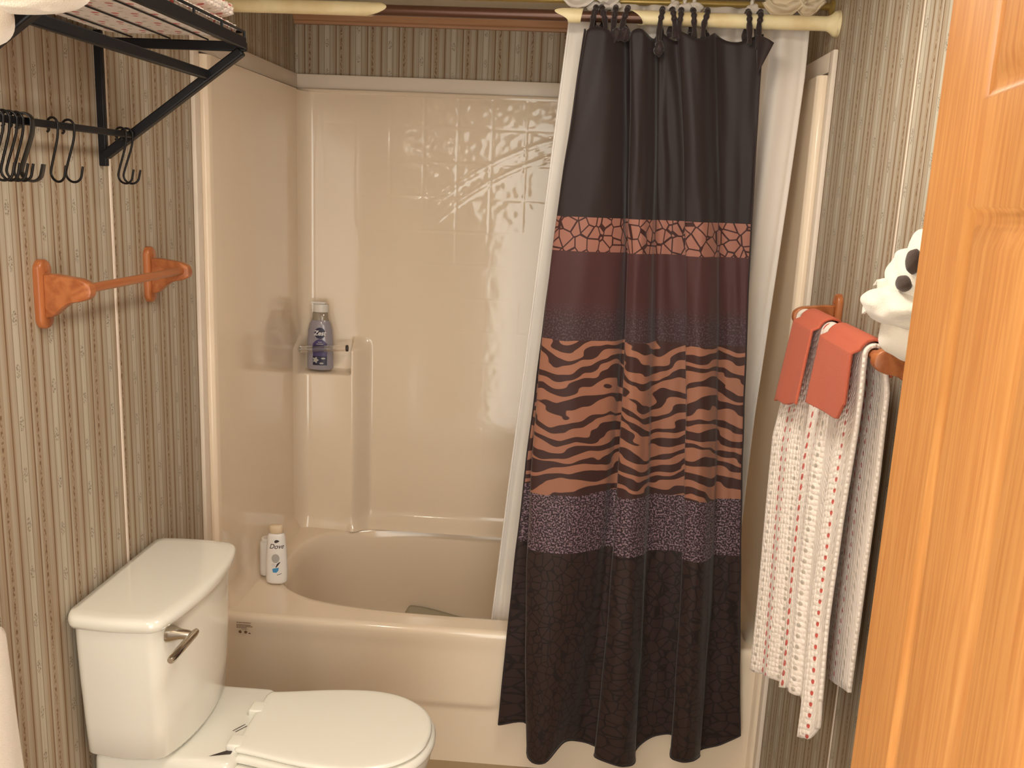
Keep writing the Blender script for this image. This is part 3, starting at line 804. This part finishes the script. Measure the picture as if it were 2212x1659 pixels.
# ------------------------------------------------------------------ wooden towel bars
def wood_bar(xw, sgn, y0, y1, zc, label, group='wooden towel bars'):
    root = empty('towel_bar', (xw, (y0+y1)/2, zc), label, 'towel bar', None)
    for y in (y0, y1):
        # rounded back plate
        N = 36
        def outline(hw, hh):
            pts = []
            for k in range(N):
                t = 2*PI*k/N; c, s = math.cos(t), math.sin(t)
                pts.append((hw*math.copysign(abs(c)**.9, c), (hh-hw)*(1 if s > 0 else -1)*min(1, abs(s)*6)+hw*s))
            return pts
        X = lambda d: xw+sgn*d
        rr = []
        for d, hw, hh in ((.0004, .0215, .062), (.008, .0215, .062), (.011, .020, .0605), (.013, .0165, .057)):
            rr.append([(X(d), y+a, zc-.012+b) for a, b in outline(hw, hh)])
        pl = loft('wall_plate', rr, M['cherryz'], root, True, 50)
        for dz in (.043, -.047):
            lathe('screw_plug', [(.0035, X(.012)), (.0035, X(.0145)), (.001, X(.0150))], (0, y, zc-.012+dz), M['cherry'], pl, 12, 'x')
        # arm: profile in x,z extruded along y
        prof = spline([(.012, .024, 0), (.030, .0245, 0), (.060, .021, 0), (.080, .018, 0), (.094, .010, 0), (.098, -.003, 0), (.094, -.014, 0), (.080, -.021, 0), (.060, -.025, 0), (.046, -.033, 0), (.034, -.043, 0), (.024, -.051, 0), (.012, -.052, 0)], 4)
        r = []
        for dy, s in ((-.0115, .94), (-.0095, 1), (.0095, 1), (.0115, .94)):
            cxm = .05; r.append([(X(cxm+(p.x-cxm)*s), y+dy, zc+p.y*s) for p in prof])
        loft('arm', r, M['cherry'], root, True, 50)
    tube('bar', [(xw+sgn*.080, y0, zc), (xw+sgn*.080, y1, zc)], .0085, M['cherry'], root, 20)
    return root
wood_bar(0, 1, -.733, -.318, 1.394, 'empty cherry wood towel bar on the left wall above the toilet')
wood_bar(TW, -1, -.845, -.300, 1.362, 'cherry wood towel bar on the right wall carrying towels')

# ------------------------------------------------------------------ towels on the right bar
BX, BZ = TW-.080, 1.362
def drape(name, ys, zf, zbk, xoff, mat, label, cat, thick=.005, top=.013, nu=70, group=None, parent=None, uvs=1.0, back_x=.030, foldamp=.010, seed=0, flare=None, bumpy=0):
    """cloth over the bar. ys(s)-> y at top; zf(s) front hem height; zbk(s) back hem height; xoff(s, d) room-side bulge"""
    nf, na, nb = 70, 12, 46
    V = []; UV = []
    for i in range(nu+1):
        s = i/nu; yt = ys(s)
        col = []
        hf = BZ-zf(s); hb = BZ-zbk(s)
        for j in range(nf+1):
            d = hf*(1-j/nf)
            col.append((BX-top-xoff(s, d), yt+(flare(s, d) if flare else 0), BZ-d, hf-d))
        for j in range(1, na):
            a = PI*j/na; col.append((BX-top*math.cos(a), yt, BZ+top*math.sin(a)*1.0, hf+top*a))
        for j in range(nb+1):
            d = hb*j/nb; x = BX+top+min(.012, d*.2)+.004*math.sin(s*20+seed)*min(1, d*5)
            col.append((min(x, TW-.012), yt+.012*d*math.sin(s*9), BZ-d, hf+top*PI+d))
        for x, y, z, l in col:
            V.append((x, y, z)); UV.append((s*uvs, l))
    W = nf+1+na-1+nb+1; F = [(i*W+j, (i+1)*W+j, (i+1)*W+j+1, i*W+j+1) for i in range(nu) for j in range(W-1)]
    o = mk(name, V, F, mat, parent, True, UV)
    m = o.modifiers.new('thickness', 'SOLIDIFY'); m.thickness = thick; m.offset = 0
    if bumpy: 
        pass
    return tagp(o, label, cat, group)
def ty(s): return -.335-.465*s
def tx(s, d):
    g = min(1, d*4)
    base = .026-.040*s
    f = .010*math.sin(s*2*PI*2.2+.4)+.007*math.sin(s*2*PI*5+1)
    f += -.022*math.exp(-((s-.66)/.04)**2)+.020*math.exp(-((s-.84)/.08)**2)
    return max(-.003, base*g+f*g*min(1.3, .45+d))
def tfl(s, d): return (-.040*sst(d, 0, .12)-.045*sst(d, .2, .75))*(1-s)+.022*sst(d, .05, .3)*s-.03*sst(d, .45, .7)*s
HEM = [(0, .590), (.3, .622), (.60, .668), (.655, .670), (.70, .630), (.78, .620), (.88, .640), (.94, .675), (1.0, .740)]
def thm(s):
    for (a, b), (c, d) in zip(HEM, HEM[1:]):
        if s <= c: return b+(d-b)*sst(s, a, c)
    return .74
bt = drape('bath_towel', ty, thm, lambda s: .745+.02*math.sin(s*7), tx, M['dots'], 'long white pebbled bath towel with red dotted stripes over the right bar', 'towel', .007, .015, 120, None, None, .62, flare=tfl)
def cx_(s, d): return .012+min(1, d*4)*(.032-.008*s+.003*math.sin(s*7))
def cx2(s, d): return .012+min(1, d*4)*(.024-.022*s+.003*math.sin(s*8+1))
M_ = M['coral']
drape('washcloth', lambda s: -.395-.145*s, lambda s: 1.190+.025*s+.003*math.sin(s*9), lambda s: 1.325, cx_, M_, 'coral washcloth on the bar, the narrow one nearer the tub', 'towel', .005, .024, 40, 'coral washcloths over the towel', None, .2)
drape('washcloth', lambda s: -.605-.190*s, lambda s: 1.236+.010*s+.030*sst(s, .86, 1.0), lambda s: 1.325, cx2, M_, 'wider coral washcloth on the bar, nearer the wooden door', 'towel', .005, .024, 40, 'coral washcloths over the towel', None, .2)

# ------------------------------------------------------------------ towel animal above the right bar
ta = empty('towel_animal', (1.45, -.90, 1.375), 'white towel folded into an animal face with dark eyes', 'towel animal')
def blob(c, r, seed, amp=.12, f=1.6):
    def fn(q):
        n = 1+amp*pnoise(q*f+Vector((seed, seed*2, 0)))
        return Vector((c[0]+q.x*r[0]*n, c[1]+q.y*r[1]*n, c[2]+q.z*r[2]*n))
    return fn
fuzz('body', blob((1.448, -.925, 1.413), (.040, .058, .038), 1), None, None, M['white_terry'], 4, ta)
hd = fuzz('head', blob((1.455, -.955, 1.505), (.048, .100, .058), 3, .22, 2.2), None, None, M['white_terry'], 5, ta)
fuzz('muzzle', blob((1.425, -.935, 1.458), (.045, .088, .030), 5, .2), None, None, M['white_terry'], 5, ta)
for (c, r) in (((1.409, -.985, 1.494), (.010, .020, .0115)), ((1.411, -1.005, 1.526), (.010, .016, .017))):
    fuzz('eye', blob(c, r, 7, .1), None, None, M['dark_patch'], 3, hd)
def ear(u, v):
    a = -.5+u*3.9; r = .016*(1-.25*u)
    return (1.425+.012*v+.05*v*0, -.790-.10*v+r*math.cos(a)*(1-.3*v), 1.432+.045*v+r*math.sin(a)*(1+.6*v))
grid('ear', ear, 24, 20, M['white_terry'], ta, None, False, .006)
def ear2(u, v):
    a = .3+u*4.2; r = .011
    return (1.432+.03*v, -.800-.07*v+r*math.cos(a), 1.470+.02*v+r*math.sin(a))
grid('ear', ear2, 20, 12, M['white_terry'], ta, None, False, .005)

# ------------------------------------------------------------------ wire hanger loop by the arm
wh = tube('wire_loop', spline([(1.485, -.845, 1.300), (1.472, -.875, 1.300), (1.470, -.900, 1.288), (1.478, -.905, 1.262), (1.476, -.870, 1.272), (1.484, -.84, 1.286), (1.496, -.845, 1.300), (1.485, -.845, 1.3345)], 5), .0018, M['wire'], None, 8)
tagp(wh, 'small white wire loop hanging under the right towel bar arm', 'hook')

# ------------------------------------------------------------------ door
DE = Vector((1.2727, -1.40, 0)); DD = Vector((-.129, -.992, 0)).normalized(); DNv = Vector((DD.y, -DD.x, 0))   # DNv: toward the room (-x)
door = empty('door_1', (DE.x, DE.y, 0), None, None); door['kind'] = 'structure'
DWD, DH, DT = .72, 2.02, .035
def dpt(s, z, d=0.0): return DE+DD*s+DNv*d+Vector((0, 0, z))
def door_leaf():
    S = [.135, .135+.175, .135+.175+.10, .135+.175+.10+.175]     # panel columns
    rows = [(.22, .84), (1.095, 1.60), (1.680, 1.90)]
    pan = []
    for a, b in ((S[0], S[1]), (S[2], S[3])):
        for z0, z1 in rows: pan.append((a, b, z0, z1))
    bm = bmesh.new()
    xs = sorted({0, DWD, *S}); zs = sorted({.008, DH, *[r for q in rows for r in q]})
    vt = {}
    def gv(s, z, d):
        k = (round(s, 5), round(z, 5), round(d, 5))
        if k not in vt: vt[k] = bm.verts.new(dpt(s, z, d))
        return vt[k]
    for i in range(len(xs)-1):
        for j in range(len(zs)-1):
            s0, s1, z0, z1 = xs[i], xs[i+1], zs[j], zs[j+1]
            if any(abs(s0-a) < 1e-6 and abs(s1-b) < 1e-6 and abs(z0-c) < 1e-6 and abs(z1-d) < 1e-6 for a, b, c, d in pan):
                continue
            bm.faces.new([gv(s0, z0, 0), gv(s1, z0, 0), gv(s1, z1, 0), gv(s0, z1, 0)])
    for s0, s1, z0, z1 in pan:
        loops = [(0, 0), (.004, -.004), (.008, -.0055), (.013, -.0055), (.018, -.0035), (.028, -.001), (.032, -.0005)]
        prev = None
        for ins, d in loops:
            cur = [gv(s0+ins, z0+ins, d), gv(s1-ins, z0+ins, d), gv(s1-ins, z1-ins, d), gv(s0+ins, z1-ins, d)]
            if prev:
                for k in range(4): bm.faces.new([prev[k], prev[(k+1) % 4], cur[(k+1) % 4], cur[k]])
            prev = cur
        bm.faces.new(prev)
    # back and edges
    c = [gv(0, .008, 0), gv(DWD, .008, 0), gv(DWD, DH, 0), gv(0, DH, 0)]
    b = [gv(0, .008, -DT), gv(DWD, .008, -DT), gv(DWD, DH, -DT), gv(0, DH, -DT)]
    bm.faces.new(b[::-1])
    front0 = [gv(0, z, 0) for z in zs]; frontW = [gv(DWD, z, 0) for z in zs]
    bm.faces.new(front0+[b[3], b[0]]); bm.faces.new(frontW+[b[2], b[1]])
    bm.faces.new([gv(x, .008, 0) for x in xs]+[b[1], b[0]]); bm.faces.new([gv(x, DH, 0) for x in xs]+[b[2], b[3]])
    bmesh.ops.recalc_face_normals(bm, faces=bm.faces)
    me = bpy.data.meshes.new('door_leaf'); bm.to_mesh(me); bm.free()
    o = link('door_leaf', me, M['door'], door); autosmooth(o, 50)
    m = o.modifiers.new('bevel', 'BEVEL'); m.width = .0025; m.segments = 2; m.limit_method = 'ANGLE'; m.angle_limit = math.radians(60)
door_leaf()
for z in (.25, 1.0, 1.78):
    p = dpt(DWD+.002, z, -.005); lathe('hinge', [(.005, -.04), (.005, .04)], (p.x, p.y, p.z), M['chrome'], door, 12)
kp = dpt(.06, .95, .0); q = DNv
tube('door_handle', [kp, kp+q*.012, kp+q*.02, kp+q*.035, kp+q*.05, kp+q*.06], [.026, .024, .010, .012, .025, .016], M['chrome'], door, 24)

# ------------------------------------------------------------------ bottles
def bottle_map(cx, cy, z0, rx, ry, rot, zprof=None):
    """returns f(a,h): a = distance across the face, h = height; wraps on the elliptic front"""
    def f(a, h, out=.0004):
        sc_ = zprof(h) if zprof else 1.0
        th = max(-1.4, min(1.4, a/(rx*sc_)*1.0))
        lx = rx*sc_*math.sin(th); ly = -(ry*sc_*math.cos(th)+out)
        c, s = math.cos(rot), math.sin(rot)
        return Vector((cx+lx*c-ly*s, cy+lx*s+ly*c, z0+h))
    return f
# shampoo bottle standing on the tub deck corner
dv = empty('shampoo_bottle', (.100, .225, ZR+.002), 'white shampoo bottle with black script and blue mark on the tub deck corner', 'bottle')
cx, cy, z0, rot = .108, .214, ZR+.004, .12
prof = [(0, .75), (.002, .90), (.008, .985), (.03, 1.0), (.07, .97), (.11, .90), (.135, .84), (.150, .78), (.156, .70), (.158, .5)]
def pf(h):
    for (a, b), (c, d) in zip(prof, prof[1:]):
        if h <= c: return b+(d-b)*(h-a)/(c-a)
    return .5
def ell(cx, cy, z, rx, ry, rot, N=40):
    c, s = math.cos(rot), math.sin(rot); return [(cx+rx*math.cos(2*PI*k/N)*c-ry*math.sin(2*PI*k/N)*s, cy+rx*math.cos(2*PI*k/N)*s+ry*math.sin(2*PI*k/N)*c, z) for k in range(N)]
RX, RY = .0325, .019
loft('bottle_body', [ell(cx, cy, z0+h, RX*r, RY*r, rot) for h, r in prof], M['bottlewhite'], dv, True, 60)
M['dovecap'] = plain('tan_translucent_cap', srgb(226, 204, 172), .3)
tagp(loft('cap', [ell(cx, cy, z0+h, RX*r, RY*r*1.05, rot) for h, r in ((.1585, .60), (.160, .66), (.176, .62), (.182, .56), (.184, .3))], M['dovecap'], dv, True, 60), 'pale tan cap')
bmp = bottle_map(cx, cy, z0, RX, RY, rot, pf)
text_mesh('brand_text', 'Dove', .021, lambda x, y: bmp(x+.003, y+.1135), M['ink_dark'], dv, .35, .0002)
drop = [(.013*t[0]*.55+.004+.005*t[1]*.3, .136+.0045*t[1]*(1-.35*t[0])) for t in [(math.cos(2*PI*k/24), math.sin(2*PI*k/24)) for k in range(24)]]
decal('bird_mark', drop, bmp, M['ink_dark'], dv, 3)
decal('grey_mark', circ(.000, .083, .012, .014), bmp, M['ink_grey'], dv, 4)
decal('round_mark', circ(-.006, .062, .0065, .0065), lambda a, h: bmp(a, h, .0007), M['ink_white'], dv, 3)
decal('stroke_mark', [(.0, .055), (.003, .055), (.014, .070), (.013, .073), (.004, .066)], lambda a, h: bmp(a, h, .0009), M['ink_dark'], dv, 2)
decal('blue_mark', [(-.010, .050), (.0, .053), (.010, .054), (.008, .044), (.002, .038), (-.008, .039)], lambda a, h: bmp(a, h, .0006), M['ink_blue'], dv, 3)
decal('line_mark', [(.004, .030), (.018, .034), (.018, .0357), (.004, .0317)], bmp, M['ink_dark'], dv, 2)
# second white bottle behind
c2 = empty('conditioner_bottle', (.075, .262, ZR+.002), 'plain white bottle half hidden behind the shampoo bottle', 'bottle')
loft('bottle_body', [ell(.067, .262, z0+h, .026*r, .017*r, .2) for h, r in ((0, .8), (.003, .97), (.02, 1), (.08, .98), (.108, .93), (.112, .8))], M['bottlewhite'], c2, True, 60)
loft('cap', [ell(.067, .262, z0+h, .021*r, .015*r, .2) for h, r in ((.1125, 1), (.120, .98), (.122, .9))], M['capwhite'], c2, True, 50)
# body wash bottle in the soap pocket
bw = empty('body_wash_bottle', (.100, .712, .974), 'purple-labelled body wash bottle in the moulded corner pocket', 'bottle')
cx, cy, z0, rot = .101, .7155, .9745, .0
prof2 = [(0, .80), (.002, .93), (.008, 1.0), (.05, 1.0), (.10, .98), (.135, .93), (.158, .80), (.170, .66), (.178, .60), (.196, .58)]
def pf2(h):
    for (a, b), (c, d) in zip(prof2, prof2[1:]):
        if h <= c: return b+(d-b)*(h-a)/(c-a)
    return .58
RX, RY = .0450, .0245
loft('bottle_body', [ell(cx, cy, z0+h, RX*r, RY*r, rot) for h, r in prof2 if h <= .171], M['gel'], bw, True, 60)
nk = loft('bottle_neck', [ell(cx, cy, z0+h, RX*r, RY*r*1.05, rot) for h, r in ((.1705, .655), (.178, .60), (.196, .58), (.198, .5))], M['clearneck'], bw, True, 60); tagp(nk, 'cloudy clear empty neck')
cp = loft('cap', [ell(cx+.002, cy, z0+h, .0265*r, .021*r, rot) for h, r in ((.1985, .98), (.200, 1), (.222, .97), (.225, .9), (.2252, .5))], M['capwhite'], bw, True, 50)
box('cap_spout', (cx-.030, cy-.012, z0+.2255), (cx+.020, cy+.010, z0+.2335), M['capwhite'], cp, .003)
bm2_ = bottle_map(cx, cy, z0, RX, RY, rot, pf2)
bm2 = lambda a, h, out=.0004: bm2_(a+.005, h, out+.0003)
lb = []
for k in range(25): 
    t = k/24; lb.append((-.0255+.051*t, .092+.016*math.sin(PI*t)))
lab_poly = [(-.0255, .018), (.0255, .018)]+lb[::-1]
tagp(decal('front_label', lab_poly, bm2, M['ink_purple'], bw, 8), 'purple front label')
decal('lower_panel', [(-.0255, .018), (.0255, .018), (.0255, .050), (-.0255, .050)], lambda a, h: bm2(a, h, .0007), M['ink_navy'], bw, 6)
decal('brand_disc', circ(.0, .128, .019, .019), lambda a, h: bm2(a, h, .0009), M['ink_navy'], bw, 6)
text_mesh('brand_text', 'Zest', .0225, lambda x, y: bm2(x-.001, y+.121, .0016), M['ink_white'], bw, .25, .0006)
decal('flower_mark', [(-.015+.009*(1+.25*math.cos(5*a))*math.cos(a), .036+.009*(1+.25*math.cos(5*a))*math.sin(a)) for a in [2*PI*k/40 for k in range(40)]], lambda a, h: bm2(a, h, .0013), M['ink_grey'], bw, 3)
decal('leaf_mark', circ(.012, .042, .0075, .003), lambda a, h: bm2(a, h, .0013), M['ink_grey'], bw, 3)
decal('small_mark', circ(.006, .025, .0075, .003), lambda a, h: bm2(a, h, .0013), M['ink_grey'], bw, 3)
for hh, ww in ((.0965, .007), (.090, .012), (.079, .009)):
    decal('text_line', [(-ww, hh), (ww, hh), (ww, hh+.0022), (-ww, hh+.0022)], lambda a, h: bm2(a, h, .0012), M['ink_grey'], bw, 3)

# ------------------------------------------------------------------ white towels at the left edge of the picture
def hang_towel(u, v):
    # soft folded hand towel hung on a ring, edge seen at the picture's left border
    y = -1.30+.222*u; z = .935-.62*v
    y += .075*v*u
    r = .02*math.sin(u*PI)
    z -= .030*(1-math.sin(min(1, (1-u)*6)*PI/2))*(1-v)
    return (.105+.018*math.sin(u*PI*1.0)+.006*math.sin(u*9+v*4), y, z)
ht = empty('hand_towel', (.09, -1.17, .93), 'plain white hand towel at the left edge of the picture', 'towel')
grid('towel_cloth', hang_towel, 50, 60, M['white_terry'], ht, None, False, .022, 0)
rt = fuzz('rolled_towel', roll, 'brightly lit white towel roll at the near end of the rack', 'towel', M['white_terry'], 5)
fuzz('hanging_fold', blob((.212, -1.165, 1.782), (.032, .045, .040), 11, .12), None, None, M['white_terry'], 4, rt)

# ------------------------------------------------------------------ vanity light on the left wall (outside the picture; lights the room)
vl = empty('vanity_light', (.0, -1.55, 1.88), 'row of round vanity bulbs on a chrome strip on the left wall', 'wall light')
box('back_plate', (.0006, -1.90, 1.84), (.030, -1.22, 1.93), M['chrome'], vl, .004)
em = bpy.data.materials.new('glowing_bulb'); em.use_nodes = True; nt = em.node_tree; nt.nodes.clear()
e = nt.nodes.new('ShaderNodeEmission'); e.inputs[0].default_value = (*BULB_COL, 1); e.inputs[1].default_value = BULB
o_ = nt.nodes.new('ShaderNodeOutputMaterial'); nt.links.new(e.outputs[0], o_.inputs[0])
for y in (-1.80, -1.64, -1.48, -1.32):
    lathe('socket', [(.024, .030), (.024, .052), (.018, .056)], (0, y, 1.885), M['chrome'], vl, 20, 'x')
    bm = bmesh.new(); bmesh.ops.create_icosphere(bm, subdivisions=2, radius=.045)
    me = bpy.data.meshes.new('bulb'); bm.to_mesh(me); bm.free()
    b = link('bulb', me, em, vl)
    for v in me.vertices: v.co += Vector((.098, y, 1.885))

# ------------------------------------------------------------------ flat ceiling light above the bath mat area (unseen, added to light the room)
cl_ = empty('fill_ceiling_light', (.98, -.80, ZC), 'added unseen square ceiling fill light with white frame above the middle of the room', 'ceiling light')
em2 = em.copy(); em2.name = 'glowing_lens'; em2.node_tree.nodes['Emission'].inputs[1].default_value = PANEL; em2.node_tree.nodes['Emission'].inputs[0].default_value = (1.0, .92, .80, 1)
box('lens', (.83, -.95, ZC-.030), (1.13, -.65, ZC-.012), em2, cl_, .004)
for lo, hi in (((.81, -.97, ZC-.026), (.83, -.63, ZC-.001)), ((1.13, -.97, ZC-.026), (1.15, -.63, ZC-.001)), ((.83, -.97, ZC-.026), (1.13, -.95, ZC-.001)), ((.83, -.65, ZC-.026), (1.13, -.63, ZC-.001))):
    box('frame', lo, hi, M['trim'], cl_, .002)
